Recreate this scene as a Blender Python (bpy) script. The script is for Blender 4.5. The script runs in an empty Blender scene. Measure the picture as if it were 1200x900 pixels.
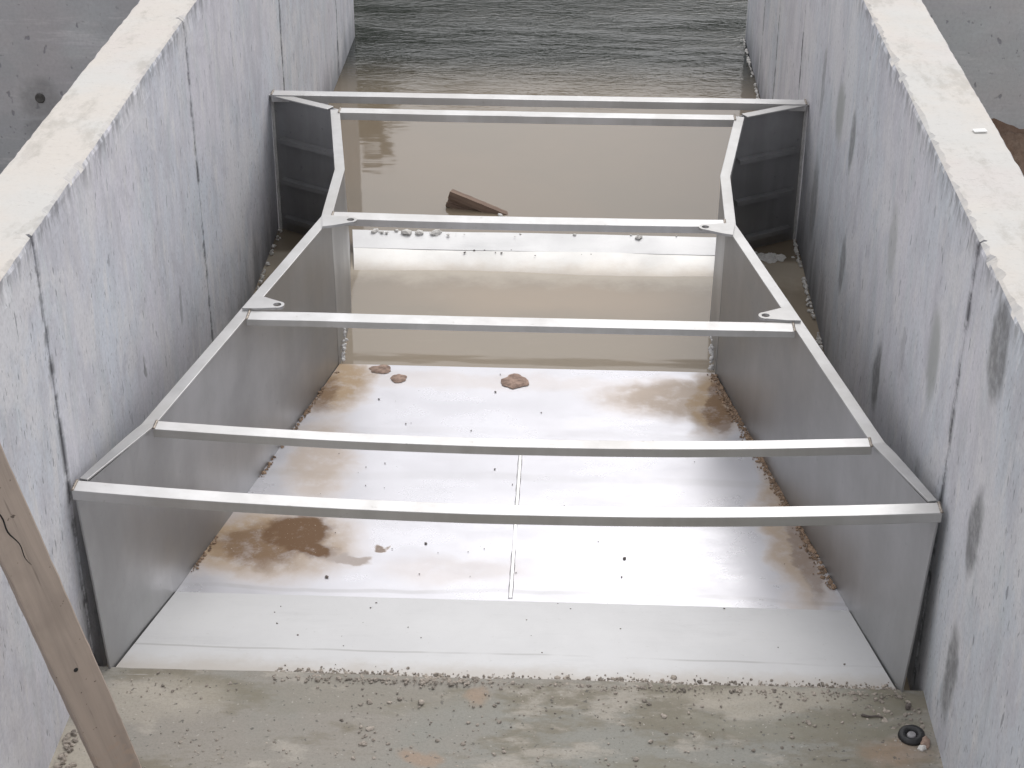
import bpy, bmesh, math, random
from mathutils import Vector, Matrix, noise as mnoise
random.seed(7)
S = bpy.context.scene
C = S.collection
R = math.radians

# ------------------------------------------------------------------ node helpers
class NT:
    def __init__(self, tree):
        self.t = tree
    def n(self, typ, ins=None, **props):
        nd = self.t.nodes.new(typ)
        for k, v in props.items():
            setattr(nd, k, v)
        for k, v in (ins or {}).items():
            self.put(nd.inputs[k], v)
        return nd
    def put(self, sock, v):
        if hasattr(v, 'is_output'):
            self.t.links.new(v, sock)
        else:
            if sock.type == 'RGBA' and len(v) == 3:
                v = (*v, 1)
            sock.default_value = v
    def m(self, op, a, b=0.0, clamp=False):
        nd = self.n('ShaderNodeMath', {0: a, 1: b}, operation=op, use_clamp=clamp)
        return nd.outputs[0]
    def vm(self, op, a, b):
        nd = self.n('ShaderNodeVectorMath', {0: a, 1: b}, operation=op)
        return nd.outputs['Value'] if op in ('LENGTH', 'DOT_PRODUCT') else nd.outputs[0]
    def mix(self, f, a, b, blend='MIX'):
        nd = self.n('ShaderNodeMix', {0: f, 6: a, 7: b}, data_type='RGBA', blend_type=blend)
        return nd.outputs[2]
    def mixf(self, f, a, b):
        nd = self.n('ShaderNodeMix', {0: f, 2: a, 3: b}, data_type='FLOAT')
        return nd.outputs[0]
    def rng(self, v, a, b, c=0.0, d=1.0, smooth=True):
        nd = self.n('ShaderNodeMapRange', {0: v, 1: a, 2: b, 3: c, 4: d},
                    interpolation_type='SMOOTHSTEP' if smooth else 'LINEAR')
        return nd.outputs[0]
    def pos(self):
        return self.n('ShaderNodeNewGeometry').outputs['Position']
    def obj(self):
        return self.n('ShaderNodeTexCoord').outputs['Object']
    def scale(self, v, s):
        return self.vm('MULTIPLY', v, s)
    def noise(self, v, scale, detail=4, rough=.55, dist=0.0):
        nd = self.n('ShaderNodeTexNoise', {'Vector': v, 'Scale': scale, 'Detail': detail, 'Roughness': rough, 'Distortion': dist})
        return nd.outputs[0]
    def noisec(self, v, scale, detail=3):
        nd = self.n('ShaderNodeTexNoise', {'Vector': v, 'Scale': scale, 'Detail': detail})
        return nd.outputs[1]
    def warp(self, v, scale, amt, detail=4):
        c = self.noisec(v, scale, detail)
        c = self.vm('SUBTRACT', c, (.5, .5, .5))
        c = self.scale(c, (amt, amt, amt))
        return self.vm('ADD', v, c)
    def blobs(self, v, items, soft=.45):
        """items: (centre, radii[, strength]) -> max of soft ellipses"""
        out = None
        for it in items:
            c, r = it[0], it[1]
            st = it[2] if len(it) > 2 else 1.0
            d = self.vm('SUBTRACT', v, c)
            d = self.scale(d, tuple(1 / q for q in r))
            l = self.vm('LENGTH', d, (0, 0, 0))
            k = self.rng(l, 1.0 + soft * .5, 1.0 - soft * .5, 0, st)
            out = k if out is None else self.m('MAXIMUM', out, k)
        return out
    def sep(self, v):
        s = self.n('ShaderNodeSeparateXYZ', {0: v})
        return s.outputs[0], s.outputs[1], s.outputs[2]

def material(name):
    m = bpy.data.materials.new(name)
    m.use_nodes = True
    t = m.node_tree
    t.nodes.clear()
    out = t.nodes.new('ShaderNodeOutputMaterial')
    b = t.nodes.new('ShaderNodeBsdfPrincipled')
    t.links.new(b.outputs[0], out.inputs[0])
    return m, NT(t), b

def bump(N, b, h, strength=.4, dist=.01):
    nd = N.n('ShaderNodeBump', {'Height': h, 'Strength': strength, 'Distance': dist})
    N.t.links.new(nd.outputs[0], b.inputs['Normal'])

# ------------------------------------------------------------------ materials
def concrete_wall(name, stains=(), pale=(), joints=(), topz=1.206, base=(.50, .49, .52), patchy=1.0):
    m, N, b = material(name)
    p = N.pos()
    x, y, z = N.sep(p)
    big = N.noise(p, 1.7, 5, .6)
    tone = N.mix(N.rng(big, .35, .65), base, tuple(c * k for c, k in zip(base, (.90, .97, .98))))
    mid = N.noise(N.scale(p, (1, 5, 1.6)), 2.2, 5, .65)
    tone = N.mix(N.rng(mid, .42, .72, 0, .45), tone, (.42, .42, .45))
    cy = N.noise(N.scale(p, (1, 3, 1.2)), 3.0, 4, .6)
    tone = N.mix(N.rng(cy, .5, .68, 0, .45), tone, (.54, .585, .60))
    mid2 = N.noise(N.scale(p, (1, 4, 1.3)), 4.1, 5, .6)
    tone = N.mix(N.rng(mid2, .52, .70, 0, .75 * patchy), tone, (.74, .73, .735))
    wsh = N.noise(N.scale(p, (1, 22, 7)), 2.0, 5, .7)
    tone = N.mix(N.rng(wsh, .55, .70, 0, .3), tone, (.78, .77, .77))
    # vertical streaks left by the formwork
    st = N.noise(N.scale(p, (1, 14, .8)), 2.0, 5, .6)
    tone = N.mix(N.rng(st, .55, .75, 0, .16), tone, (.36, .36, .40))
    blot = N.noise(N.scale(p, (1, 2.6, 1.9)), 2.4, 6, .7, .8)
    tone = N.mix(N.rng(blot, .48, .60, 0, .5 * patchy), tone, (.53, .52, .565))
    bl2 = N.noise(N.scale(p, (1, 1.4, 1.1)), 1.9, 6, .65, .6)
    tone = N.mix(N.rng(bl2, .50, .60, 0, .6 * patchy), tone, (.73, .72, .735))
    flk = N.noise(N.scale(p, (1, 40, 15)), 1.0, 4, .7)
    tone = N.mix(N.rng(flk, .56, .68, 0, .22), tone, (.46, .455, .51))
    flk2 = N.noise(N.scale(p, (1.3, 33, 13)), 1.1, 4, .7)
    tone = N.mix(N.rng(flk2, .56, .68, 0, .4), tone, (.77, .76, .78))
    st2 = N.noise(N.scale(p, (1, 30, 1.7)), 2.3, 4, .6)
    tone = N.mix(N.rng(st2, .60, .72, 0, .20), tone, (.30, .30, .34))
    # bug holes, taller than wide
    hole = N.noise(N.scale(p, (30, 62, 17)), 1.0, 2, .5)
    hmask = N.rng(hole, .66, .715)
    hole2 = N.noise(N.scale(p, (40, 120, 36)), 1.0, 2, .5)
    hmask2 = N.m('MULTIPLY', N.rng(hole2, .65, .71), N.rng(big, .44, .58))
    hole3 = N.noise(N.scale(p, (20, 38, 13)), 1.0, 3, .6)
    hmask = N.m('MAXIMUM', hmask, N.rng(hole3, .70, .74))
    hm = N.m('MAXIMUM', hmask, hmask2)
    tone = N.mix(N.m('MULTIPLY', hm, .62), tone, (.17, .17, .20))
    fine = N.noise(p, 85, 4, .7)
    tone = N.mix(N.rng(fine, .35, .75, 0, .26), tone, (.26, .26, .27))
    w = N.warp(p, 7, .07)
    w = N.warp(w, 30, .03)
    if stains:
        tone = N.mix(N.m('MULTIPLY', N.blobs(w, stains, .6), N.rng(N.noise(p, 28, 4, .7), .3, .62, .55, .92)), tone, (.205, .205, .21))
    if pale:
        tone = N.mix(N.blobs(w, pale, .8), tone, (.36, .37, .36))
    # grime under the arris and damp near the water
    edge = N.m('MULTIPLY', N.rng(z, topz - .09, topz - .005), N.rng(N.noise(N.scale(p, (1, 9, 2)), 3, 5, .7), .42, .6))
    tone = N.mix(N.m('MULTIPLY', edge, .65), tone, (.17, .17, .18))
    damp = N.m('MULTIPLY', N.rng(N.m('ADD', z, N.m('MULTIPLY', N.noise(N.scale(p, (1, 5, 1)), 2.2, 5, .6), .45)), .44, .16), N.rng(y, 1.1, 2.1))
    tone = N.mix(N.m('MULTIPLY', damp, .75), tone, (.13, .135, .15))
    for jy in joints:
        d = N.m('ABSOLUTE', N.m('SUBTRACT', N.m('ADD', y, N.m('MULTIPLY', N.m('SUBTRACT', N.noise(p, 5, 3), .5), .03)), jy))
        k = N.m('MULTIPLY', N.rng(d, .028, .006), N.rng(N.noise(N.scale(p, (1, 3, 6)), 2.5, 4, .7), .40, .62))
        tone = N.mix(N.m('MULTIPLY', k, .8), tone, (.10, .10, .11))
    # trowelled top: creamy, paler
    nrm = N.n('ShaderNodeNewGeometry').outputs['Normal']
    nz = N.sep(nrm)[2]
    cream = N.mix(N.rng(N.noise(p, 3.1, 5, .6), .38, .62), (.57, .535, .495), (.55, .54, .52))
    cream = N.mix(N.rng(N.noise(p, 1.7, 4, .6), .5, .68, 0, .6), cream, (.56, .515, .495))
    cream = N.mix(N.rng(N.noise(N.scale(p, (1, .45, 1)), 11, 6, .7), .52, .68, 0, .5), cream, (.36, .34, .305))
    cream = N.mix(N.rng(N.noise(p, 90, 4, .75), .5, .75, 0, .28), cream, (.36, .34, .31))
    cream = N.mix(N.rng(N.noise(N.scale(p, (14, 45, 1)), 1, 3), .72, .78, 0, .6), cream, (.30, .29, .28))
    tone = N.mix(N.rng(nz, .55, .85), tone, cream)
    N.put(b.inputs['Base Color'], tone)
    N.put(b.inputs['Roughness'], N.rng(mid, .3, .7, .72, .9))
    h = N.m('SUBTRACT', N.m('ADD', N.m('MULTIPLY', fine, .12), N.m('MULTIPLY', mid, .35)), N.m('MULTIPLY', hm, .6))
    bump(N, b, h, .35, .008)
    return m

# grey mortar patches on the right wall, in metres
RS = [((1, -.184, 1.087), (.3, .070, .105)), ((1, -.225, .676), (.3, .050, .105)), ((1, -.212, .30), (.3, .050, .12)),
      ((1, .98, .393), (.3, .050, .10)), ((1, 1.722, .388), (.3, .05, .09), .8), ((1, 1.778, .783), (.3, .05, .09), .9),
      ((1, .36, .44), (.3, .03, .06), .4), ((1, .70, .62), (.3, .03, .07), .35),
      ((1, 2.494, .729), (.3, .035, .13), .6), ((1, 2.45, .30), (.3, .08, .16), .7)]
RP = [((1, .356, .786), (.3, .06, .11), .8), ((1, .992, .792), (.3, .05, .10), .55), ((1, 2.075, .763), (.3, .07, .10), .8)]
JL = (.02, 1.555, 3.11, 4.61)
JR = (.092, 3.10, 3.92, 4.52)
M_wall_l = concrete_wall('concrete left', [((-1, 1.2, .45), (.3, .02, .05), .6), ((-1, .75, .50), (.3, .012, .04), .8)], (), JL, base=(.70, .685, .74))
M_wall_r = concrete_wall('concrete right', RS, RP, JR, base=(.69, .675, .72))
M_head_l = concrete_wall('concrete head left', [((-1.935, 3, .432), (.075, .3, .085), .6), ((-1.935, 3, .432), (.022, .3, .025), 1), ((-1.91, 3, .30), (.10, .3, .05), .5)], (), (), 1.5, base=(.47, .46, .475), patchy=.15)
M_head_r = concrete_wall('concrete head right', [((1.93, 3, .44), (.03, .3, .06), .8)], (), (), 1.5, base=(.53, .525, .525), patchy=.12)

def steel(name, base=.56, rough=.32, streak=.12, dust=.15, dustcol=(.36, .35, .34), var=.1):
    m, N, b = material(name)
    p = N.pos()
    s = N.noise(N.scale(p, (7, 7, .6)), 1.5, 4, .6)
    g = N.noise(p, 3.0, 5, .6)
    fine = N.noise(p, 120, 3, .6)
    col = N.mix(N.rng(s, .35, .68), (base * (1 - streak),) * 3, (base * (1 + streak), base * (1 + streak), base * (1.01 + streak)))
    col = N.mix(N.rng(g, .45, .75, 0, .5), col, (base * .82, base * .79, base * .78))
    spot = N.noise(p, 42, 3, .6)
    dd = N.m('ADD', N.rng(g, .35, .7, dust * .5, dust * 1.5), N.rng(spot, .66, .74, 0, .4), clamp=True)
    N.put(b.inputs['Base Color'], N.mix(dd, col, dustcol))
    N.put(b.inputs['Metallic'], N.m('SUBTRACT', 1.0, dd, clamp=True))
    N.put(b.inputs['Roughness'], N.m('ADD', N.rng(g, .3, .7, rough - var * .5, rough + var), N.m('MULTIPLY', fine, .06)))
    warp = N.noise(N.scale(p, (1, 1, .5)), 2.6, 2, .5)
    bump(N, b, N.m('ADD', warp, N.m('MULTIPLY', fine, .004)), .25, .02)
    return m

M_steel_wall = steel('steel wall', .41, .40, .05, .34, (.25, .252, .26), .06)
M_steel_bar = steel('steel bar', .60, .40, .07, .16, (.40, .385, .36))
M_steel_rail = steel('steel rail', .50, .40, .07, .28, (.42, .41, .39))
M_steel_dark = steel('steel wing', .46, .42, .10, .30, (.17, .17, .18))

def floor_mat():
    m, N, b = material('steel floor')
    p = N.pos()
    x, y, z = N.sep(p)
    g = N.noise(p, 2.2, 5, .6)
    fine = N.noise(p, 110, 3, .6)
    col = N.mix(N.rng(g, .35, .65), (.71, .71, .75), (.65, .645, .68))
    # dried silt film
    film = N.rng(N.noise(N.scale(p, (1, 2.5, 1)), 2.6, 6, .65), .36, .68, .42, .72)
    film2 = N.rng(N.noise(p, 9, 6, .7), .50, .80, 0, .2)
    filmf = N.m('ADD', film, film2, clamp=True)
    w = N.warp(p, 5, .16, 5)
    w = N.warp(w, 24, .05, 4)
    tan = N.blobs(w, [((-.70, .66, 0), (.24, .16, 1)), ((-.62, 1.56, 0), (.11, .20, 1)), ((-.60, 1.10, 0), (.10, .22, 1), .6),
                      ((.47, 1.52, 0), (.24, .12, 1), .7), ((.60, 1.50, 0), (.08, .20, 1)), ((.78, .85, 0), (.07, .45, 1), .8),
                      ((-.1, 1.60, 0), (.6, .05, 1), .2), ((.835, .36, 0), (.035, .012, 1), .9), ((-.15, .55, 0), (.2, .07, 1), .2)], .9)
    tan = N.m('MULTIPLY', tan, N.rng(N.noise(p, 17, 5, .7), .25, .55, .6, 1))
    dark = N.blobs(w, [((-.68, .64, 0), (.13, .11, 1), .75), ((-.62, .70, 0), (.10, .10, 1)), ((-.58, .62, 0), (.08, .05, 1)), ((-.45, .60, 0), (.06, .03, 1), .6), ((.62, 1.46, 0), (.035, .18, 1), .8),
                       ((-.64, 1.48, 0), (.05, .13, 1), .7), ((-.35, .66, 0), (.025, .012, 1), .8), ((.80, .75, 0), (.03, .3, 1), .7)], .5)
    dark = N.m('MULTIPLY', dark, N.rng(N.noise(p, 26, 5, .7), .26, .46, .8, 1))
    mud = N.m('MAXIMUM', tan, dark)
    mcol = N.mix(dark, (.43, .315, .205), (.155, .082, .036))
    mcol = N.mix(N.rng(N.noise(p, 150, 3, .6), .66, .72), mcol, (.55, .47, .38))
    # water lines across the sheet
    yy = N.m('ADD', y, N.m('MULTIPLY', N.m('SUBTRACT', N.noise(N.scale(p, (1.2, .4, 1)), 1.5, 3), .5), .10))
    ln = None
    for ly, wd, st in ((.445, .012, .5), (1.02, .03, .28), (.80, .05, .18), (1.28, .03, .2)):
        k = N.rng(N.m('ABSOLUTE', N.m('SUBTRACT', yy, ly)), wd, wd * .3, 0, st)
        ln = k if ln is None else N.m('MAXIMUM', ln, k)
    ln = N.m('MULTIPLY', ln, N.rng(N.noise(N.scale(p, (2, 1, 1)), 1.6, 4), .3, .6, .2, 1))
    base = N.mix(filmf, col, (.63, .625, .66))
    base = N.mix(ln, base, (.46, .455, .46))
    base = N.mix(mud, base, mcol)
    N.put(b.inputs['Base Color'], base)
    met = N.m('MULTIPLY', N.m('SUBTRACT', 1.0, N.m('MULTIPLY', filmf, .9), clamp=True), N.m('SUBTRACT', 1.0, mud, clamp=True))
    N.put(b.inputs['Metallic'], met)
    N.put(b.inputs['Roughness'], N.m('ADD', N.rng(g, .3, .7, .19, .26), N.m('ADD', N.m('MULTIPLY', mud, .45), N.m('MULTIPLY', filmf, .12))))
    wav = N.noise(N.scale(p, (1, 1, 1)), 2.2, 2, .5)
    bump(N, b, N.m('ADD', N.m('ADD', N.m('MULTIPLY', wav, .25), N.m('MULTIPLY', fine, .004)), N.m('MULTIPLY', mud, .03)), .3, .02)
    return m
M_floor = floor_mat()

def apron_mat(name='cement washed plate', base=(.68, .68, .685), silt=(.47, .42, .36), y0=0.0, y1=.09):
    m, N, b = material(name)
    p = N.pos()
    x, y, z = N.sep(p)
    g = N.noise(p, 2.8, 5, .6)
    col = N.mix(N.rng(g, .35, .65), base, tuple(c * .93 for c in base))
    s = N.noise(N.scale(p, (1, 4, 1)), 3, 6, .7)
    col = N.mix(N.rng(s, .52, .75, 0, .35), col, tuple(c * .72 for c in base))
    fine = N.noise(p, 75, 4, .7)
    col = N.mix(N.rng(fine, .62, .75, 0, .3), col, (.38, .36, .33))
    e = N.m('ADD', y, N.m('MULTIPLY', N.m('SUBTRACT', N.noise(p, 9, 5, .7), .5), .12))
    k = N.rng(e, y1, y0)
    col = N.mix(N.m('MULTIPLY', k, .6), col, silt)
    yy = N.m('ADD', y, N.m('MULTIPLY', N.m('SUBTRACT', N.noise(N.scale(p, (1.2, .4, 1)), 1.5, 3), .5), .05))
    ln = N.m('MULTIPLY', N.rng(N.m('ABSOLUTE', N.m('SUBTRACT', yy, .115)), .006, .002, 0, .5), N.rng(N.noise(p, 3, 3), .4, .55))
    col = N.mix(ln, col, (.36, .35, .34))
    N.put(b.inputs['Base Color'], col)
    N.put(b.inputs['Metallic'], .25)
    N.put(b.inputs['Roughness'], N.rng(g, .3, .7, .42, .58))
    bump(N, b, N.m('ADD', g, N.m('MULTIPLY', fine, .05)), .2, .01)
    return m
M_apron = apron_mat()
M_sill = apron_mat('silted sill', (.78, .77, .75), (.50, .42, .33), 2.44, 2.56)

def slab_mat():
    m, N, b = material('slab concrete')
    p = N.pos()
    g = N.noise(p, 2.0, 6, .62)
    col = N.mix(N.rng(g, .38, .62), (.315, .29, .255), (.29, .285, .255))
    g2 = N.noise(N.scale(p, (1, 2.2, 1)), 3.3, 6, .68)
    col = N.mix(N.rng(g2, .48, .62, 0, .8), col, (.215, .19, .14))
    g3 = N.noise(N.scale(p, (1, 2, 1)), 5.1, 6, .65)
    col = N.mix(N.rng(g3, .54, .66, 0, .8), col, (.42, .385, .335))
    w = N.warp(N.warp(p, 5, .14, 5), 22, .05)
    wet = N.blobs(w, [((.70, -.16, .085), (.30, .035, 1)), ((.60, -.33, .085), (.35, .05, 1), .8), ((.86, -.08, .085), (.09, .06, 1), .8), ((-.35, -.10, .085), (.35, .05, 1), .4)], .6)
    col = N.mix(N.m('MULTIPLY', wet, .7), col, (.185, .17, .12))
    sand = N.blobs(w, [((-.96, -.33, .085), (.09, .12, 1), .9), ((.62, -.07, .085), (.20, .05, 1), .7), ((-.80, -.12, .085), (.15, .08, 1), .55)], .7)
    col = N.mix(sand, col, (.44, .40, .335))
    rust = N.blobs(w, [((-.18, -.29, .085), (.04, .025, 1), .45), ((-.06, -.085, .085), (.025, .03, 1), .4), ((.9, -.25, .085), (.07, .05, 1), .35)], 1.0)
    col = N.mix(rust, col, (.42, .26, .16))
    spk = N.noise(p, 62, 3, .6)
    col = N.mix(N.rng(spk, .63, .69, 0, .8), col, (.10, .095, .085))
    spk2 = N.noise(p, 95, 3, .6)
    col = N.mix(N.rng(spk2, .67, .73, 0, .7), col, (.52, .49, .44))
    fine = N.noise(p, 160, 4, .7)
    col = N.mix(N.rng(fine, .4, .75, 0, .3), col, (.17, .16, .14))
    N.put(b.inputs['Base Color'], col)
    N.put(b.inputs['Roughness'], N.m('SUBTRACT', .85, N.m('MULTIPLY', wet, .35)))
    bump(N, b, N.m('ADD', N.m('MULTIPLY', g2, .5), N.m('ADD', N.m('MULTIPLY', fine, .12), N.m('MULTIPLY', spk, .15))), .5, .012)
    return m
M_slab = slab_mat()

def water_mat():
    m, N, b = material('muddy water')
    p = N.pos()
    x, y, z = N.sep(p)
    g = N.noise(p, .9, 4, .55)
    near = N.mix(N.rng(g, .35, .65), (.225, .180, .130), (.205, .170, .125))
    inside = N.blobs(N.warp(p, 4, .2), [((.1, 2.25, 0), (.5, .13, 1), .7)], 1.2)
    near = N.mix(inside, near, (.36, .265, .18))
    yv = N.m('ADD', y, N.m('MULTIPLY', N.m('SUBTRACT', N.noise(p, 7, 5, .65), .5), .22))
    shal = N.m('MULTIPLY', N.rng(yv, 2.30, 2.46), N.rng(y, 2.62, 2.58))
    near = N.mix(N.m('MULTIPLY', shal, .8), near, (.53, .465, .375))
    near = N.mix(N.rng(y, 2.66, 2.55, 0, .65), near, N.mix(.5, near, (.45, .385, .30)))
    scum = N.rng(N.noise(N.scale(p, (1, 2, 1)), 4.5, 6, .7, .5), .54, .70, 0, .22)
    near = N.mix(N.m('MULTIPLY', scum, N.rng(y, 2.62, 2.5)), near, (.36, .31, .24))
    col = N.mix(N.rng(y, 4.2, 5.0), near, (.022, .026, .022))  # far water painted darker, standing in for the woodland's dark reflection
    N.put(b.inputs['Base Color'], col)
    N.put(b.inputs['Roughness'], .04)
    N.put(b.inputs['IOR'], 1.5)
    yw = N.m('ADD', y, N.m('MULTIPLY', N.m('SUBTRACT', N.noise(p, 1.6, 3), .5), .9))
    r1 = N.noise(N.scale(p, (12, 30, 1)), 1.0, 2, .5, .9)
    r2 = N.noise(N.scale(p, (30, 66, 1)), 1.0, 2, .5, .6)
    r3 = N.noise(N.scale(p, (1.3, 4, 1)), 1.0, 2, .5, .3)
    gust = N.rng(N.noise(N.scale(p, (.8, 2.2, 1)), 1.0, 3), .35, .65, .25, 1.25)
    amp = N.m('MULTIPLY', N.rng(yw, 4.0, 5.15, 0, 1.0), gust)
    h = N.m('MULTIPLY', N.m('ADD', N.m('ADD', r1, N.m('MULTIPLY', r2, .5)), N.m('MULTIPLY', r3, .35)), amp)
    h = N.m('ADD', h, N.m('MULTIPLY', N.noise(N.scale(p, (3, 9, 1)), 1.0, 2), .09))
    bump(N, b, h, 1.0, .0056)
    return m
M_water = water_mat()

def soil_mat(name, a, c, rust=False):
    m, N, b = material(name)
    p = N.pos()
    g = N.noise(p, 3.5, 7, .68)
    f = N.noise(p, 40, 4, .7)
    col = N.mix(N.rng(g, .35, .65), a, c)
    col = N.mix(N.rng(f, .4, .7, 0, .5), col, tuple(q * .55 for q in a))
    N.put(b.inputs['Base Color'], col)
    N.put(b.inputs['Roughness'], .95)
    bump(N, b, N.m('ADD', g, N.m('MULTIPLY', f, .3)), .8, .04)
    return m
M_soil = soil_mat('red brown soil', (.16, .10, .07), (.25, .19, .145))
M_bed = soil_mat('channel bed', (.13, .11, .085), (.10, .09, .07))

def wood_mat(name, a, c, axis_scale, mortar=True):
    m, N, b = material(name)
    p = N.obj()
    g = N.noise(N.scale(p, axis_scale), 1.0, 5, .65, .4)
    big = N.noise(p, 6, 4, .6)
    f = N.noise(N.scale(p, tuple(s * 3 for s in axis_scale)), 1.0, 3, .6)
    col = N.mix(N.rng(g, .35, .66), a, c)
    col = N.mix(N.rng(big, .45, .7, 0, .55), col, tuple(q * .72 for q in a))
    col = N.mix(N.rng(f, .62, .74, 0, .55), col, tuple(q * .4 for q in a))
    spk = N.noise(p, 60, 3, .6)
    col = N.mix(N.rng(spk, .69, .73, 0, .8), col, (.07, .05, .04))
    if mortar:
        z = N.sep(p)[2]
        k = N.m('MULTIPLY', N.rng(z, .26, .12), N.rng(N.noise(p, 34, 5, .7), .47, .60))
        col = N.mix(N.m('MULTIPLY', k, .8), col, (.46, .35, .28))
    N.put(b.inputs['Base Color'], col)
    N.put(b.inputs['Roughness'], .85)
    bump(N, b, N.m('ADD', g, N.m('MULTIPLY', f, .5)), .5, .004)
    return m
M_wood = wood_mat('weathered timber', (.47, .385, .325), (.375, .31, .265), (28, 28, 1.6))
M_wood_wet = wood_mat('wet timber', (.27, .19, .145), (.15, .10, .075), (2, 40, 40), False)

def plain(name, col, rough=.8, scale=40, var=.25, metallic=0, bmp=.4):
    m, N, b = material(name)
    p = N.pos()
    g = N.noise(p, scale, 4, .65)
    N.put(b.inputs['Base Color'], N.mix(N.rng(g, .3, .7), tuple(c * (1 - var) for c in col), tuple(min(.95, c * (1 + var)) for c in col)))
    N.put(b.inputs['Roughness'], rough)
    N.put(b.inputs['Metallic'], metallic)
    bump(N, b, g, bmp, .004)
    return m
M_clod = plain('dried mud', (.33, .235, .19), .95, 60, .35)
M_crumb = plain('crumb stone', (.33, .29, .25), .9, 45, .5)
M_crumb_dark = plain('dark crumb', (.13, .11, .10), .9, 60, .4)
M_foam = plain('dry foam', (.70, .68, .65), .9, 60, .15)
M_seal = plain('white sealant', (.62, .61, .60), .7, 60, .12)
M_rubber = plain('black rubber', (.018, .018, .02), .45, 60, .3)
M_capcentre = plain('grey plug', (.30, .29, .30), .6, 60, .3)
M_black = plain('dark hole', (.02, .02, .02), .9, 60, .3)
M_paper = plain('white scrap', (.85, .85, .84), .8, 60, .03)
M_leaf = plain('leaf dark green', (.035, .05, .022), .7, 2, .5)
M_bark = plain('bark', (.10, .075, .05), .9, 9, .3)
M_weld_dark = plain('weld bead tinted', (.34, .30, .26), .45, 130, .35, .7)
M_weld = plain('weld bead', (.80, .795, .79), .38, 90, .1, .6, .1)

# ------------------------------------------------------------------ object helpers
def link(name, verts, faces, mat, parent=None, smooth=False, bevel=0.0, loc=None, up=False):
    me = bpy.data.meshes.new(name)
    me.from_pydata([tuple(v) for v in verts], [], faces)
    bm = bmesh.new(); bm.from_mesh(me)
    if up:
        bm.normal_update()
        bmesh.ops.reverse_faces(bm, faces=[f for f in bm.faces if f.normal.z < 0])
    else:
        bmesh.ops.recalc_face_normals(bm, faces=bm.faces)
    bm.to_mesh(me); bm.free()
    me.update()
    if smooth:
        for p in me.polygons: p.use_smooth = True
    o = bpy.data.objects.new(name, me)
    C.objects.link(o)
    me.materials.append(mat)
    if parent: o.parent = parent
    if loc: o.location = loc
    if bevel:
        md = o.modifiers.new('bevel', 'BEVEL'); md.width = bevel; md.segments = 2; md.limit_method = 'ANGLE'; md.angle_limit = R(40)
    return o

def tag(o, label=None, cat=None, group=None, kind=None):
    if label: o['label'] = label
    if cat: o['category'] = cat
    if group: o['group'] = group
    if kind: o['kind'] = kind
    return o

def empty(name, loc=(0, 0, 0)):
    o = bpy.data.objects.new(name, None)
    o.empty_display_size = .1
    o.location = loc
    C.objects.link(o)
    return o

class MB:
    def __init__(self):
        self.v, self.f = [], []
    def add(self, vs, fs):
        k = len(self.v)
        self.v += [tuple(q) for q in vs]
        self.f += [tuple(i + k for i in f) for f in fs]
    def hexa(self, a, b):
        """two loops of four points (bottom, top)"""
        self.add(list(a) + list(b), [(0, 1, 2, 3), (4, 5, 6, 7), (0, 1, 5, 4), (1, 2, 6, 5), (2, 3, 7, 6), (3, 0, 4, 7)])
    def box(self, x0, x1, y0, y1, z0, z1):
        self.hexa([(x0, y0, z0), (x1, y0, z0), (x1, y1, z0), (x0, y1, z0)], [(x0, y0, z1), (x1, y0, z1), (x1, y1, z1), (x0, y1, z1)])
    def loops(self, loops, caps=True, closed=True):
        n = len(loops[0]); vs = [p for l in loops for p in l]; fs = []
        for i in range(len(loops) - 1):
            for j in range(n if closed else n - 1):
                a, b2 = i * n + j, i * n + (j + 1) % n
                fs.append((a, b2, b2 + n, a + n))
        if caps:
            fs.append(tuple(range(n))); fs.append(tuple(range((len(loops) - 1) * n, len(loops) * n)))
        self.add(vs, fs)
    def rock(self, c, r, flat=.7):
        t = (1 + 5 ** .5) / 2
        ico = [(-1, t, 0), (1, t, 0), (-1, -t, 0), (1, -t, 0), (0, -1, t), (0, 1, t), (0, -1, -t), (0, 1, -t), (t, 0, -1), (t, 0, 1), (-t, 0, -1), (-t, 0, 1)]
        fs = [(0, 11, 5), (0, 5, 1), (0, 1, 7), (0, 7, 10), (0, 10, 11), (1, 5, 9), (5, 11, 4), (11, 10, 2), (10, 7, 6), (7, 1, 8), (3, 9, 4), (3, 4, 2), (3, 2, 6), (3, 6, 8), (3, 8, 9), (4, 9, 5), (2, 4, 11), (6, 2, 10), (8, 6, 7), (9, 8, 1)]
        a = random.uniform(0, 6.28); ca, sa = math.cos(a), math.sin(a)
        sx, sy = random.uniform(.7, 1.35), random.uniform(.7, 1.2)
        vs = []
        for q in ico:
            k = r / 1.9 * random.uniform(.72, 1.25)
            x, y, z = q[0] * k * sx, q[1] * k * sy, q[2] * k * flat
            vs.append((c[0] + x * ca - y * sa, c[1] + x * sa + y * ca, c[2] + z))
        self.add(vs, fs)
    def build(self, name, mat, parent=None, **kw):
        return link(name, self.v, self.f, mat, parent, **kw)

# ------------------------------------------------------------------ dimensions (metres, z = 0 at the flume floor)
ZT = 1.206          # wall tops
ZW = -.0145         # water
ZS = .082           # near slab
H = .530            # flume top

# ------------------------------------------------------------------ setting
def fbm(x, y, s, o=0.0):
    return mnoise.fractal(Vector((x * s + o, y * s, o)), 1.0, 2.0, 4)

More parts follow.
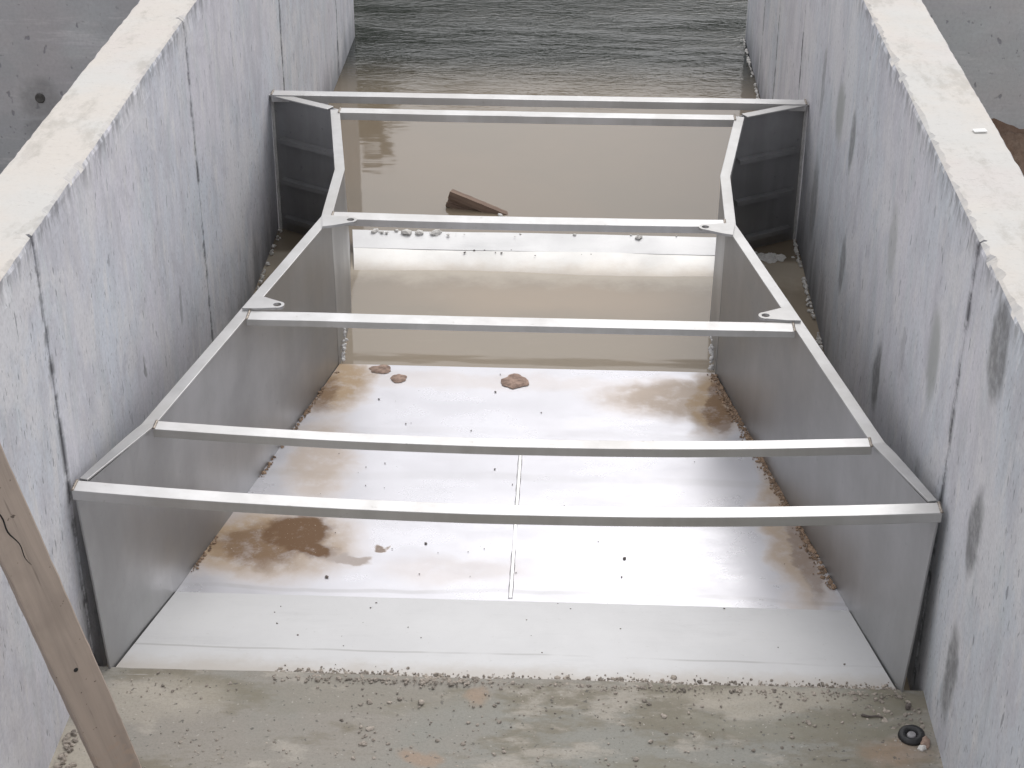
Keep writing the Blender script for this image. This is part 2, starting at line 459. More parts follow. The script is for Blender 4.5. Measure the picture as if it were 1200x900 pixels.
def sheet(name, x0, x1, y0, y1, nx, ny, fz, mat, kind='structure'):
    vs = [(x0 + (x1 - x0) * i / nx, y0 + (y1 - y0) * j / ny, 0) for j in range(ny + 1) for i in range(nx + 1)]
    vs = [(x, y, fz(x, y)) for x, y, _ in vs]
    fs = [(j * (nx + 1) + i, j * (nx + 1) + i + 1, (j + 1) * (nx + 1) + i + 1, (j + 1) * (nx + 1) + i) for j in range(ny) for i in range(nx)]
    o = link(name, vs, fs, mat, smooth=True, up=True)
    tag(o, kind=kind)
    return o

def ground_z(x, y):
    d = math.hypot(x, y - 18) if False else 0
    far = max(0.0, min(1.0, (y - 29) / 5))
    side = max(0.0, min(1.0, (abs(x) - 34) / 6))
    back = max(0.0, min(1.0, (-4.6 - y) / 1.5))
    k = max(far, side, back)
    k = k * k * (3 - 2 * k)
    return -.75 + k * 1.5 + .12 * fbm(x, y, .15)
sheet('ground', -320, 320, -320, 320, 320, 320, ground_z, M_bed)

# near slab of the channel
def slab_z(x, y):
    return ZS + .0035 * fbm(x, y, 3.0) + .0015 * fbm(x, y, 14)
sl = sheet('channel_slab', -1.02, 1.02, -4.2, -.012, 68, 140, slab_z, M_slab)
md = sl.modifiers.new('thick', 'SOLIDIFY'); md.thickness = .4; md.offset = -1
es = sl.modifiers.new('rim', 'EDGE_SPLIT'); es.split_angle = R(35)

# water: channel strip plus the open reservoir, one sheet
wm = MB()
wm.add([(-1.05, .08, ZW), (1.05, .08, ZW), (1.05, 5.6, ZW), (-1.05, 5.6, ZW), (-36, 5.6, ZW), (36, 5.6, ZW), (36, 33, ZW), (-36, 33, ZW)],
       [(0, 1, 2, 3), (4, 3, 2, 5, 6, 7)])
tag(wm.build('water', M_water, up=True), kind='structure')

# backfill beside the channel
def soil_r(x, y):
    # heap against the headwall, falling away from it
    k = max(0, min(1, (y - 1.0) / 1.9))
    z = -.04 + .47 * k * k - .30 * max(0, x - 1.6) * k + .07 * fbm(x, y, 3.0) + .035 * fbm(x, y, 10)
    return z
sheet('soil_bank_right', 1.15, 4.2, -4.2, 3.06, 120, 240, soil_r, M_soil)
def soil_l(x, y):
    return -.12 + .05 * fbm(x, y, 2.0, 5) + .015 * fbm(x, y, 11)
sheet('soil_bank_left', -4.2, -1.15, -4.2, 3.06, 50, 100, soil_l, M_soil)
def soil_back(x, y):
    k = max(0, min(1, (y - 3.9) / 1.6))
    return .95 - 1.9 * k * k + .06 * fbm(x, y, 1.5)
sheet('soil_fill_left', -12, -1.1, 3.15, 5.6, 60, 24, soil_back, M_soil)
sheet('soil_fill_right', 1.1, 12, 3.15, 5.6, 60, 24, soil_back, M_soil)

# ------------------------------------------------------------------ concrete walls
def channel_wall(side, th, joints, y_end, mat):
    ys = set()
    y = -4.2
    while y < y_end:
        ys.add(round(y, 4)); y += .0125 if y > -.9 else .05
    ys.add(y_end)
    for j in joints:
        for d in (-.006, -.002, .002, .006):
            ys.add(round(j + d, 4))
    ys = sorted(ys)
    zs_in = [-.55, -.1, 0, .1, .2, .3, .4, .5, .6, .7, .8, .9, 1.0, 1.08, 1.14, 1.175, 1.19]
    loops = []
    for y in ys:
        dmin = min(abs(y - j) for j in joints)
        g = .007 if dmin < .0025 else 0.0
        lp = []
        jit = .0025 * fbm(y, side * 3, 1.2)
        for z in zs_in:
            wob = .002 * fbm(y, z, 2.0, side * 4.0)
            zz = z
            xx = 1.0 + g + wob + jit
            if z > 1.16:
                n1 = max(0, mnoise.noise(Vector((y * 13, side * 9, z * 8))) + .1)
                xx += n1 * .007
            lp.append((side * xx, y, zz))
        n2 = abs(mnoise.noise(Vector((y * 22, side * 5, 1.3)))) + .7 * max(0, mnoise.noise(Vector((y * 6, side * 5, 7.3))))
        n3 = abs(mnoise.noise(Vector((y * 60, side * 5, 4.3))))
        c = .003 + .012 * n2 + .004 * n3
        lp.append((side * (1.0 + g + c * .45), y, ZT - c * .9))
        lp.append((side * (1.0 + g + c * 1.5), y, ZT - .001 + .002 * fbm(y, 1, 3)))
        for k in range(1, 5):
            xx = 1.02 + (th - .035) * k / 4
            lp.append((side * xx, y, ZT + .0025 * fbm(xx * side, y, 5)))
        c2 = .003 + .006 * abs(mnoise.noise(Vector((y * 18, side * 2, 2.3))))
        lp.append((side * (1.0 + th - c2), y, ZT - .001))
        lp.append((side * (1.0 + th), y, ZT - c2 * 1.3))
        lp.append((side * (1.0 + th), y, -.55))
        loops.append(lp)
    mb = MB(); mb.loops(loops)
    return mb.build('concrete_wall', mat)

wl = channel_wall(-1, .172, JL, 5.24, M_wall_l)
tag(wl, 'pale grey concrete channel wall with the wooden plank leaning against it', 'wall')
wr = channel_wall(1, .178, JR, 5.30, M_wall_r)
tag(wr, 'pale grey concrete channel wall with dark oval mortar patches, right of the flume', 'wall')

def headwall(side, mat, label):
    vs = []
    x0, x1 = (1.18, 5.5)
    nx, nz = 60, 24
    mb = MB()
    loops = []
    for i in range(nx + 1):
        x = side * (x0 + (x1 - x0) * i / nx)
        lp = [(x, 3.0 + .002 * fbm(x, z, 2.0, 3), z) for z in [-.6 + 1.8 * k / nz for k in range(nz + 1)]]
        lp += [(x, 3.006, 1.206), (x, 3.19, 1.206), (x, 3.19, -.6)]
        loops.append(lp)
    mb.loops(loops)
    o = mb.build('concrete_wall', mat)
    tag(o, label, 'wall')
    return o
hl = headwall(-1, M_head_l, 'dark grey concrete cross wall with a stained round tie hole')
hr = headwall(1, M_head_r, 'plain grey concrete cross wall with brown soil heaped at its foot')
# tie hole of the left headwall
th = MB()
cx, cz = -1.935, .432
prof = [(.020, 2.9985), (.019, 2.9965), (.015, 2.9955), (.010, 2.997)]
th.loops([[(cx + r * math.cos(a), y, cz + r * math.sin(a)) for a in [2 * math.pi * k / 20 for k in range(20)]] for r, y in prof])
th.build('tie_hole', plain('tie hole', (.09, .088, .085), .95, 60, .3), hl, smooth=True)

# ------------------------------------------------------------------ the flume
FL = empty('measuring_flume', (0, 0, 0))
tag(FL, 'grey stainless steel flume with six cross bars set between the concrete walls', 'flume')
T = .004
TOP = [(0.0, .977, .575), (.37, .888, H), (1.013, .757, H), (1.678, .620, H), (2.081, .630, H), (2.64, .720, .536)]
BOT = [(-.02, .946, ZS - .004), (.40, .892, 0.0), (1.02, .758, 0.0), (1.70, .620, 0.0), (2.081, .622, -.25), (2.69, .700, .028)]

def panel(side, idx, zdrop=0.0):
    """side sheet between plan points idx[0]..idx[-1], standing from the floor to the rail"""
    loops = []
    sub = []
    for a, b2 in zip(idx[:-1], idx[1:]):
        n = 6
        for k in range(n):
            sub.append((a, b2, k / n))
    sub.append((idx[-2], idx[-1], 1.0))
    mb = MB()
    for a, b2, t in sub:
        tp = [TOP[a][i] + (TOP[b2][i] - TOP[a][i]) * t for i in range(3)]
        bt = [BOT[a][i] + (BOT[b2][i] - BOT[a][i]) * t for i in range(3)]
        lp = []
        nz = 6
        for k in range(nz + 1):
            u = k / nz
            y = bt[0] + (tp[0] - bt[0]) * u
            x = bt[1] + (tp[1] - bt[1]) * u
            z = bt[2] - zdrop + (tp[2] - .001 - bt[2] + zdrop) * u
            x += .0025 * fbm(y, z, 2.2, side * 2) * (1 if 0 < k < nz else .3)
            lp.append((side * x, y, z))
        lp += [(side * (abs(q[0]) + T), q[1], q[2]) for q in reversed(lp)]
        loops.append(lp)
    mb.loops(loops)
    return mb

for s in (-1, 1):
    panel(s, [0, 1, 2, 3], .02).build('side_panel', M_steel_wall, FL)
    panel(s, [3, 4, 5], .30).build('throat_panel', M_steel_wall, FL)

def rail(side):
    pts = [(.052, .967, .571)] + TOP[1:]
    loops = []
    dens = []
    for a, b2 in zip(pts[:-1], pts[1:]):
        for k in range(5):
            dens.append([a[i] + (b2[i] - a[i]) * k / 5 for i in range(3)])
    dens.append(list(pts[-1]))
    wdt, thk, lip = .031, .005, .022
    for i, p in enumerate(dens):
        a = dens[max(0, i - 1)]; b2 = dens[min(len(dens) - 1, i + 1)]
        tx, ty = b2[1] - a[1], b2[0] - a[0]
        l = math.hypot(tx, ty)
        nx, ny = ty / l, -tx / l          # outward (x grows away from the centre line)
        w = wdt if p[0] > .3 else .018 + (wdt - .018) * max(0, (p[0] - .05)) / .25
        y, x, z = p
        z += .0015 * fbm(y, side, 3.0)
        def q(o, dz):
            return (side * (x + nx * o), y + ny * o, z + dz)
        loops.append([q(-.003, 0), q(-.003, thk), q(w, thk), q(w, -lip), q(w - thk, -lip), q(w - thk, 0)])
    mb = MB(); mb.loops(loops)
    return mb.build('top_rail', M_steel_rail, FL, bevel=.0012)
for s in (-1, 1):
    rail(s)

def cross_bar(y, x_half, z, w, h, sag=0.0, skew=0.0, tw=0.0, n=28):
    mb = MB(); loops = []
    for i in range(n + 1):
        u = i / n
        x = -x_half + 2 * x_half * u
        k = 4 * u * (1 - u)
        zz = z - sag * k + .0008 * fbm(x, y, 3)
        tt = tw * k
        yy = y + skew * (u - .5) + .0012 * fbm(x, y + 4, 2)
        c, s_ = math.cos(tt), math.sin(tt)
        pts = [(-w / 2, 0), (w / 2, 0), (w / 2, -.004), (-w / 2 + .004, -.004), (-w / 2 + .004, -h), (-w / 2, -h)]
        loops.append([(x, yy + a * c - b2 * s_, zz + a * s_ + b2 * c) for a, b2 in pts])
    mb.loops(loops)
    bar = mb.build('cross_bar', M_steel_bar, FL, bevel=.0012)
    for s in (-1, 1):
        wb = MB(); lp = []
        for i in range(15):
            u = i / 14
            r = .0032 + .0010 * math.sin(i * 2.3) + .0006 * random.random()
            lp.append([(s * (x_half - .001) + r * math.cos(a), y + skew * s * .5 - w / 2 + w * u, z + .0005 + r * .6 * math.sin(a)) for a in [math.pi * 2 * q / 8 for q in range(8)]])
        wb.loops(lp)
        wb.build('weld_bead', M_weld_dark, bar, smooth=True)
    return bar
cross_bar(.018, .985, .581, .043, .026, .036)
cross_bar(.375, .884, .535, .040, .024, .027)
cross_bar(.985, .760, .536, .052, .020, .002)
cross_bar(1.69, .618, .536, .054, .024, .004)
cross_bar(2.625, .716, .543, .050, .028, .002)
cross_bar(2.80, .990, .543, .050, .028, .001)

# lifting lugs: rounded plate with a hole
def lug(cx, cy, ang, scale=1.0):
    L, r, rh, w0 = .088 * scale, .020, .0115, .050
    n = 40
    out, inn = [], []
    # outline as angle-parametrised around the hole centre at (L, 0): base at x = 0
    for k in range(n):
        a = 2 * math.pi * k / n
        dx, dy = math.cos(a), math.sin(a)
        # ray against the hull of tip circle and base edge
        best = r
        # tapering sides from (0, +-w0) to tangent near (L, +-r)
        if dx < 0.2:
            tb = (L / -dx) if dx < -1e-6 else 1e9
            slope = (w0 - r) / L
            den = abs(dy) + slope * dx
            ts = (r / den) if den > 1e-6 else 1e9
            best = min(tb, ts)
            best = max(best, r * .98)
        out.append((L + dx * best, dy * best))
        inn.append((L + dx * rh, dy * rh))
    c, s_ = math.cos(ang), math.sin(ang)
    def wpt(p, z): return (cx + p[0] * c - p[1] * s_, cy + p[0] * s_ + p[1] * c, z)
    z0, z1 = .5345, .5425
    mb = MB()
    vs = [wpt(p, z1) for p in out] + [wpt(p, z1) for p in inn] + [wpt(p, z0) for p in out] + [wpt(p, z0) for p in inn]
    fs = []
    for k in range(n):
        j = (k + 1) % n
        fs += [(k, j, n + j, n + k), (2 * n + k, 3 * n + k, 3 * n + j, 2 * n + j), (k, 2 * n + k, 2 * n + j, j), (n + k, n + j, 3 * n + j, 3 * n + k)]
    mb.add(vs, fs)
    return mb.build('lifting_lug', M_steel_rail, FL)
lug(-.640, 1.632, R(8)); lug(.640, 1.632, R(172))
lug(-.772, 1.058, R(-11)); lug(.772, 1.058, R(191))

# floor plate, entrance apron, throat plate and sill
def plate(name, rows, mat, n=16, th=.005, wob=.0012, parent=FL, smooth=True):
    """rows: (y, half width, z)"""
    vs, fs = [], []
    for y, hw, z in rows:
        for i in range(n + 1):
            x = -hw + 2 * hw * i / n
            vs.append((x, y, z + wob * fbm(x, y, 2.0)))
    m_ = len(rows)
    for j in range(m_ - 1):
        for i in range(n):
            a = j * (n + 1) + i
            fs.append((a, a + 1, a + n + 2, a + n + 1))
    o = link(name, vs, fs, mat, parent, smooth=smooth, up=True)
    md = o.modifiers.new('thick', 'SOLIDIFY'); md.thickness = th; md.offset = -1
    es = o.modifiers.new('rim', 'EDGE_SPLIT'); es.split_angle = R(35)
    return o
rows = []
for k in range(17):
    t = k / 16
    y = .41 + (1.695 - .41) * t
    rows.append((y, .889 + (.618 - .889) * t, 0))
plate('floor_plate', rows, M_floor)
plate('entrance_apron', [(-.035 + .443 * k / 8, .944 + (.888 - .944) * k / 8, .078 * (1 - k / 8) + .0015) for k in range(9)], M_apron, 20)
plate('throat_plate', [(1.699, .617, -.002), (1.8, .618, -.07), (2.08, .620, -.22), (2.30, .644, -.10), (2.436, .66, -.024)], M_floor, 10)
plate('sill_plate', [(2.438, .662, -.0235), (2.452, .664, -.016), (2.50, .670, -.004), (2.56, .678, .008), (2.585, .682, .013)], M_sill, 24, wob=.007)
plate('sill_lip', [(2.588, .683, .0135), (2.64, .690, .020), (2.712, .700, .031), (2.716, .700, .020)], M_apron, 24, wob=.003)
# weld seam along the middle of the floor and along its front edge
mb = MB()
mb.loops([[(-.006 + .0008 * math.sin(y * 90), y, .0006), (-.003, y, .0009), (.003, y, .0009), (.006 + .0008 * math.sin(y * 70), y, .0006)] for y in [.42 + .012 * k for k in range(66)]])
wo = mb.build('weld_seam', M_weld, FL, smooth=True)
# corner sealant where the floor meets the throat walls
for s in (-1, 1):
    mb = MB()
    for k in range(34):
        z = .005 + .075 * random.random() ** 1.2 if k else .01
        wdd = random.uniform(.004, .008)
        mb.rock((s * (.612 - abs(random.gauss(0, .003)) - (.004 if k % 5 == 0 else 0)), 1.705 + .09 * z / .08 + random.uniform(-.006, .006), z), wdd, 1)
    mb.build('sealant_bead', M_seal, FL, smooth=True)

# wing panels at the far end
for s in (-1, 1):
    a = Vector((s * .722, 2.655, 0)); b2 = Vector((s * .992, 2.815, 0))
    d = (b2 - a).normalized(); nrm = Vector((d.y, -d.x, 0))
    if nrm.y > 0: nrm = -nrm
    def P(u, o, z): 
        q = a + d * u + nrm * o
        return (q.x, q.y, z)
    Lw = (b2 - a).length
    mb = MB(); mb.hexa([P(0, 0, -.25), P(Lw, 0, -.25), P(Lw, -.004, -.25), P(0, -.004, -.25)], [P(0, 0, .533), P(Lw, 0, .533), P(Lw, -.004, .533), P(0, -.004, .533)])
    wp = mb.build('wing_panel', M_steel_dark, FL)
    for zr in (.372, .208, .052):
        mb = MB()
        lp = lambda u: [P(u, .001, zr), P(u, .024, zr - .003), P(u, .024, zr - .020), P(u, .020, zr - .020), P(u, .020, zr - .007), P(u, .001, zr - .004)]
        mb.loops([lp(.018), lp(Lw * .5), lp(Lw - .035)])
        mb.build('stiffener', M_steel_dark, wp)
    mb = MB()
    lp = lambda u: [P(u, .030, .5335), P(u, .030, .5385), P(u, -.008, .5385), P(u, -.008, .5335)]
    mb.loops([lp(.03), lp(Lw)])
    mb.build('top_flange', M_steel_rail, wp, bevel=.001)
    mb = MB()
    lp = lambda z: [P(Lw - .006, .0012, z), P(Lw - .006, .010, z), P(Lw + .002, .010, z), P(Lw + .002, .0012, z)]
    mb.loops([lp(-.12), lp(.2), lp(.5325)])
    mb.build('edge_strip', M_seal, wp)

# ------------------------------------------------------------------ loose things
# leaning plank
low = Vector((-.795, -.452, ZS + .004)); up = Vector((-1.0 + .043, -.665, ZT + .045))
ax = (up - low).normalized()
face = Vector((.66, -.75, .25)); face = (face - ax * face.dot(ax)).normalized()
side = face.cross(ax).normalized()
PL = empty('wooden_plank', low)
PL.rotation_mode = 'QUATERNION'
PL.rotation_quaternion = Matrix((side, face, ax)).transposed().to_quaternion()
tag(PL, 'weathered brown wooden plank leaning on the concrete wall beside the flume', 'plank')
Lp = (up - low).length + .16
mb = MB(); loops = []
wd, tk = .088, .024
for k in range(61):
    z = Lp * k / 60
    e = lambda i: .0016 * fbm(z, i * 3.1, 6) + .0012 * fbm(z, i * 7, 25)
    loops.append([(-wd / 2 + e(1), -tk / 2, z), (0, -tk / 2, z), (wd / 2 + e(2), -tk / 2, z), (wd / 2 + e(3), tk / 2 - .002 + e(4) * .6, z), (wd / 2 - .003 + e(3), tk / 2 + e(5) * .5, z),
                  (0, tk / 2 + e(7) * .6, z), (-wd / 2 + .003 + e(6), tk / 2 + e(8) * .5, z), (-wd / 2 + e(6), tk / 2 - .003, z)])
mb.loops(loops)
mb.build('board', M_wood, PL)
mb = MB()
mb.loops([[(.001 + .0042 * math.cos(a) * q, tk / 2 + yy, .42 + .0042 * math.sin(a) * q) for a in [2 * math.pi * k / 12 for k in range(12)]] for q, yy in ((1.25, .0), (1.1, .0018), (.5, .0020))])
mb.build('nail_hole', M_black, PL, smooth=True)  # raised dark disc, painted for the shade inside an old hole
# long drying crack near the upper end
mb = MB(); loops = []
for k in range(25):
    z = .72 + .24 * k / 24
    x = -.004 + .030 * (k / 24) + .003 * math.sin(k * .8)
    q = .0013 * math.sin(math.pi * (k + .4) / 25) + .0003
    loops.append([(x - q, tk / 2 + .0002, z), (x, tk / 2 + .0016, z), (x + q, tk / 2 + .0002, z)])
mb.loops(loops)
mb.build('crack', M_black, PL)

# block of wet timber in the water
TB = empty('timber_block', (-.365, 3.075, ZW))
tag(TB, 'short wet brown timber block floating half sunk in the muddy water', 'timber')
TB.rotation_euler = (R(-6), R(16), R(-15))
mb = MB()
def cs(x):
    j = .002 * fbm(x, 1, 20)
    return [(x, -.028, -.035 + j), (x, -.028, -.012), (x, -.017, -.010), (x, -.017, .004), (x, -.028, .006), (x, -.028, .022), (x, -.016, .024), (x, -.016, .038), (x, -.028, .040), (x, -.028 + j, .070), (x, .008, .070 + j), (x, .008, -.035)]
mb.loops([cs(.26 * k / 20) for k in range(21)])
mb.build('block', M_wood_wet, TB)
mb = MB()
for k in range(22):
    mb.rock((random.uniform(.215, .33), -.030 + random.uniform(-.02, .02), .062 - .2 * random.random() * .1), random.uniform(.005, .014), .8)
mb.build('foam_crust', M_foam, TB, smooth=True)

# black rubber cap on the slab
CP = empty('rubber_cap', (.945, -.182, ZS + .002))
tag(CP, 'round black rubber cap lying on the slab by the right wall', 'cap')
CP.rotation_euler = (R(5), R(-6), 0)
mb = MB()
prof = [(.012, .003), (.013, .010), (.017, .0135), (.024, .0135), (.0295, .010), (.031, .003), (.029, -.002)]
mb.loops([[(r * math.cos(a), r * math.sin(a), z) for a in [2 * math.pi * k / 36 for k in range(36)]] for r, z in prof])
mb.build('ring', M_rubber, CP, smooth=True)
mb = MB()
mb.loops([[(r * math.cos(a), r * math.sin(a), z) for a in [2 * math.pi * k / 20 for k in range(20)]] for r, z in ((.0125, .0035), (.009, .0095), (.004, .0105))])
mb.build('plug', M_capcentre, CP, smooth=True)

# single stones by the cap
def stone(name, loc, r, mat, label, cat, flat=.6, group=None):
    bm = bmesh.new()
    bmesh.ops.create_icosphere(bm, subdivisions=3, radius=1)
    o_ = random.uniform(0, 50)
    for v in bm.verts:
        n = v.co.normalized()
        k = 1 + .35 * mnoise.fractal(n * 1.4 + Vector((o_, 0, 0)), 1, 2, 3)
        v.co = Vector((n.x * r[0] * k, n.y * r[1] * k, n.z * r[2] * k))
    me = bpy.data.meshes.new(name); bm.to_mesh(me); bm.free()
    o = bpy.data.objects.new(name, me); C.objects.link(o)
    me.materials.append(mat)
    for p in me.polygons: p.use_smooth = True
    o.location = loc
    o.rotation_euler.z = random.uniform(0, 3)
    tag(o, label, cat, group)
    return o
stone('stone', (.972, -.205, ZS + .006), (.017, .012, .010), M_clod, 'small brown stone against the right side of the rubber cap', 'stone')
stone('stone', (.962, -.222, ZS + .004), (.010, .008, .007), M_foam, 'tiny pale stone touching the rubber cap', 'stone')
stone('stone', (.955, -.075, ZS + .004), (.011, .006, .007), M_crumb_dark, 'dark stone on the slab at the foot of the right wall', 'stone')

TW = MB()
TW.loops([[(x + .002 * math.cos(a), .0022 * math.sin(x * 160) + r * math.sin(a), .003 + r * math.cos(a)) for a in [2 * math.pi * q / 7 for q in range(7)]] for x, r in [(-.024 + .006 * k, .0030 - .0002 * k) for k in range(9)]])
o = TW.build('twig', M_crumb_dark, smooth=True); o.location = (.865, -.115, ZS + .001); o.rotation_euler.z = R(-6)
tag(o, 'short dark twig lying on the slab left of the rubber cap', 'twig')

def clod(loc, rx, ry, hgt, label, seed):
    n, rings = 30, 5
    vs, fs = [], []
    for j in range(rings + 1):
        q = j / rings
        for k in range(n):
            a = 2 * math.pi * k / n
            rr = 1 + .28 * mnoise.fractal(Vector((math.cos(a) * 1.3 + seed, math.sin(a) * 1.3, seed)), 1, 2, 3)
            z = hgt * (1 - q ** 4) * (1 + .35 * mnoise.noise(Vector((q * 3 * math.cos(a) + seed, q * 3 * math.sin(a), 1)))) if j < rings else 0
            vs.append((rx * rr * max(q, .04) * math.cos(a), ry * rr * max(q, .04) * math.sin(a), z))
    for j in range(rings):
        for k in range(n):
            a, b2 = j * n + k, j * n + (k + 1) % n
            fs.append((a, b2, b2 + n, a + n))
    fs.append(tuple(range(n)))
    o = link('mud_clod', vs, fs, M_clod, smooth=True)
    o.location = loc
    tag(o, label, 'mud clod', 'dried mud clods on the flume floor')
clod((-.033, 1.604, .002), .046, .045, .006, 'widest brown mud clod, alone in the middle of the flume floor', 1.3)
clod((-.477, 1.662, .002), .038, .028, .005, 'oval mud clod lying closest to the left throat corner of the flume', 4.1)
clod((-.412, 1.604, .002), .026, .028, .005, 'smallest mud clod, just right of the oval one on the flume floor', 8.7)

# white scrap on the right wall top
mb = MB(); mb.box(-.016, .016, -.009, .009, 0, .003)
o = mb.build('paper_scrap', M_paper); o.location = (1.128, .738, ZT + .003); o.rotation_euler.z = R(8)
tag(o, 'tiny white paper scrap lying on the right wall top', 'scrap')

# ------------------------------------------------------------------ grit and foam (nobody could count it)
mb = MB()
for k in range(3600):
    x = random.uniform(-.55, .96)
    dens = .35 + .65 * max(0, mnoise.noise(Vector((x * 5, 2.2, 0))) + .3) + (.5 if x > .75 else 0) + (.8 if -.5 < x < -.25 else 0)
    if random.random() > dens: continue
    y = -.022 + random.gauss(0, .012) + (abs(random.gauss(0, .016)) if random.random() < .5 else 0)
    z = ZS + .001 if y < -.03 else .078 * (1 - (y + .035) / .443) + .003
    mb.rock((x, y, z), min(.0075, .0012 + random.expovariate(1 / .0014)), .8)
tag(mb.build('edge_gravel', M_crumb), 'line of fine gravel crumbs along the slab edge at the flume entrance', 'gravel', kind='stuff')
mb = MB()
for k in range(800):
    x = random.uniform(-.95, .96); y = -.03 - .5 * random.random() ** 1.3
    if mnoise.noise(Vector((x * 3, y * 5, 8))) < -.15: continue
    mb.rock((x, y, ZS + .001), min(.009, .0014 + random.expovariate(1 / .0014)), .6)
for k in range(70):
    x = .93 + random.gauss(0, .05); y = -.12 + random.gauss(0, .06)
    if x > .985 or y > -.04: continue
    mb.rock((x, y, ZS + .001), random.uniform(.002, .007), .6)
for k in range(60):
    a = random.random()
    mb.rock((-.985 + abs(random.gauss(0, .02)), -.25 - .3 * a, ZS + .003), random.uniform(.003, .009), .7)
tag(mb.build('slab_grit', M_crumb), 'loose grit scattered over the concrete slab', 'grit', kind='stuff')
mb = MB()
def hw(y): return .889 + (.618 - .889) * (y - .41) / 1.285
for k in range(65):
    y = random.uniform(.10, 1.66); w_ = hw(max(y, .42)) - .05
    x = random.uniform(-w_, w_) if random.random() < .55 else random.gauss(-.35, .16)
    if abs(x) > w_: continue
    z = 0 if y > .41 else .078 * (1 - (y + .035) / .443)
    mb.rock((x, y, z + .0025), min(.008, .0012 + random.expovariate(1 / .0013)), .45)
tag(mb.build('floor_crumbs', M_crumb_dark), 'dark crumbs strewn over the bright steel flume floor', 'crumbs', kind='stuff')
# silt banked in the corner between floor and sides
mb = MB()
for s, y0, y1, n in ((1, .50, 1.68, 1300), (-1, .50, 1.64, 400)):
    for k in range(n):
        y = random.uniform(y0, y1)
        if mnoise.noise(Vector((y * 6, s * 4, 3))) < (-.45 if s > 0 else -.1): continue
        mb.rock((s * (hw(y) - .002 - abs(random.gauss(0, .011 if s > 0 else .006))), y, .002), min(.007, .0014 + random.expovariate(1 / .0014)), .7)
tag(mb.build('corner_silt', plain('silt', (.28, .195, .135), .95, 60, .4)), 'brown silt banked along the foot of the flume sides', 'silt', kind='stuff')
mb = MB()
for k in range(110):     # on the sill lip
    x = random.uniform(-.66, .66)
    if random.random() > max(0, mnoise.noise(Vector((x * 9, 1, 1)))) * 1.6 + (.35 if x < -.25 else 0): continue
    mb.rock((x, 2.70 + random.gauss(0, .010), .033), .002 + random.expovariate(1 / .004), .6)
for s, y0, y1, n in ((1, 1.25, 2.78, 240), (-1, 1.5, 2.78, 110), (1, 4.2, 5.28, 90)):
    for k in range(n):
        y = random.uniform(y0, y1)
        if mnoise.noise(Vector((y * 7, s * 2, 3))) < -.12: continue
        mb.rock((s * (.992 - abs(random.gauss(0, .004))), y, ZW + .003 + abs(random.gauss(0, .006))), random.uniform(.003, .008), .9)
for k in range(60):
    mb.rock((.87 + random.gauss(0, .04), 2.63 + random.gauss(0, .022), ZW + .002), random.uniform(.006, .018), .4)
tag(mb.build('dried_foam', M_foam), 'white dried foam along the waterline and on the flume sill', 'foam', kind='stuff')
mb = MB()
for k in range(14):
    x = random.gauss(.02, .2)
    mb.rock((x, 2.58 + random.gauss(0, .015), .013), random.uniform(.002, .006), .5)
tag(mb.build('sill_crumbs', M_crumb_dark), 'dark crumbs lying on the white flume sill', 'crumbs', kind='stuff')

# ------------------------------------------------------------------ wooded far bank of the reservoir (mirrored in the water)
mb = MB(); tb = MB()
for k in range(46):
    cx = -40 + 80 * (k + random.uniform(-.3, .3)) / 45
    cy = 33 + random.uniform(0, 7)
    hh = random.uniform(8.5, 12.0)
    tb.loops([[(cx + r * math.cos(a), cy + r * math.sin(a), z) for a in [2 * math.pi * q / 6 for q in range(6)]] for r, z in ((.22, .3), (.12, hh * .7))])
    for j in range(420):
        u = random.random(); th_ = random.uniform(0, 6.28)
        rr = (2.6 * math.sin(math.pi * (.12 + .86 * u)) + .3) * random.uniform(.3, 1.05)
        c = Vector((cx + rr * math.cos(th_), cy + rr * math.sin(th_), .8 + (hh - .8) * u + random.uniform(-.4, .4)))
        e1 = Vector((random.gauss(0, 1), random.gauss(0, 1), random.gauss(0, .6))).normalized() * random.uniform(.25, .5)
        e2 = e1.cross(Vector((random.gauss(0, 1), random.gauss(0, 1), random.gauss(0, 1)))).normalized() * random.uniform(.18, .35)
        mb.add([c - e1, c + e2, c + e1, c - e2], [(0, 1, 2, 3)])
wd_ = mb.build('woodland', M_leaf)
tag(wd_, 'dark green woodland on the far bank mirrored in the water', 'woodland', kind='stuff')
tb.build('woodland_trunks', M_bark, wd_)

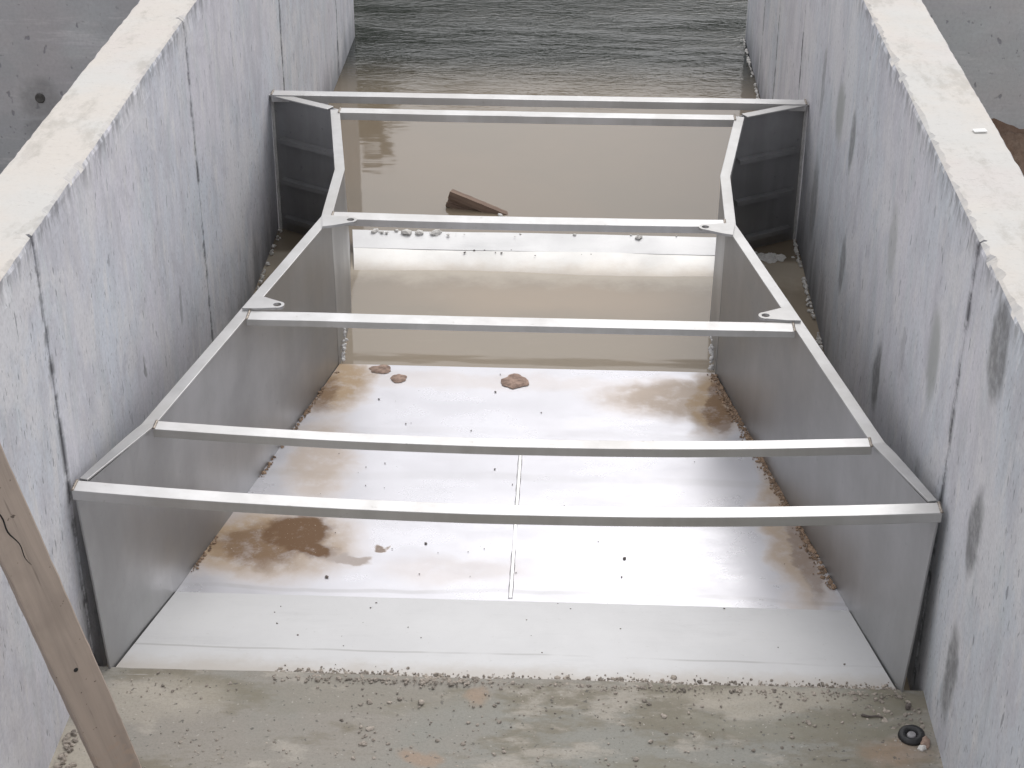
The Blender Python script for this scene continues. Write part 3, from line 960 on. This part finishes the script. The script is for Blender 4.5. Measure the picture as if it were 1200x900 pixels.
# ------------------------------------------------------------------ light
W = bpy.data.worlds.new('World'); S.world = W; W.use_nodes = True
wt = W.node_tree; wt.nodes.clear()
N = NT(wt)
SUN_EL, SUN_AZ = R(52), R(20)        # azimuth from +Y towards +X
sky = N.n('ShaderNodeTexSky', sky_type='NISHITA', sun_disc=False)
sky.sun_elevation = SUN_EL; sky.sun_rotation = SUN_AZ; sky.air_density = 1.2; sky.dust_density = 4.0
hs = N.n('ShaderNodeHueSaturation', {'Saturation': .22, 'Color': sky.outputs[0]})
cl = N.noise(N.n('ShaderNodeTexCoord').outputs['Generated'], 2.2, 5, .55)
veil = N.mix(N.rng(cl, .35, .68), (9.0, 9.1, 9.5), (11.2, 11.2, 11.3))
gd = N.n('ShaderNodeTexCoord').outputs['Generated']
glow = N.m('POWER', N.m('MAXIMUM', N.vm('DOT_PRODUCT', gd, (.25, .80, .55)), 0.0), 2.0)
veil = N.mix(glow, veil, (15.2, 15.1, 15.4))
mixc = N.mix(.75, hs.outputs[0], veil)
bg = N.n('ShaderNodeBackground', {'Color': mixc, 'Strength': .10})
wo_ = N.n('ShaderNodeOutputWorld', {0: bg.outputs[0]})

sd = bpy.data.lights.new('sun', 'SUN'); sd.energy = 1.0; sd.angle = R(35); sd.color = (1, .97, .93)
so = bpy.data.objects.new('sun', sd); C.objects.link(so)
dirv = Vector((math.sin(SUN_AZ) * math.cos(SUN_EL), math.cos(SUN_AZ) * math.cos(SUN_EL), math.sin(SUN_EL)))
so.rotation_mode = 'QUATERNION'; so.rotation_quaternion = dirv.to_track_quat('Z', 'Y')
so.location = dirv * 20

# ------------------------------------------------------------------ camera
cd = bpy.data.cameras.new('camera'); co = bpy.data.objects.new('camera', cd); C.objects.link(co)
rt = Vector((0.99914947, 0.04101914, 0.00421555)); upv = Vector((-0.02362656, 0.4856974, 0.87380765)); fw = Vector((-0.03379536, 0.87316405, -0.48625344))
mw = Matrix((rt, upv, -fw)).transposed().to_4x4()
mw.translation = Vector((0.14339608, -3.23930702, 2.68746136))
co.matrix_world = mw
cd.sensor_width = 36; cd.lens = 1998.65 / 1200 * 36
cd.clip_start = .05; cd.clip_end = 1000
S.camera = co
S.view_settings.view_transform = 'Standard'
S.view_settings.look = 'None'
S.view_settings.exposure = 0.12
S.view_settings.gamma = 1
S.view_settings.use_curve_mapping = False
S.cycles.max_bounces = 8
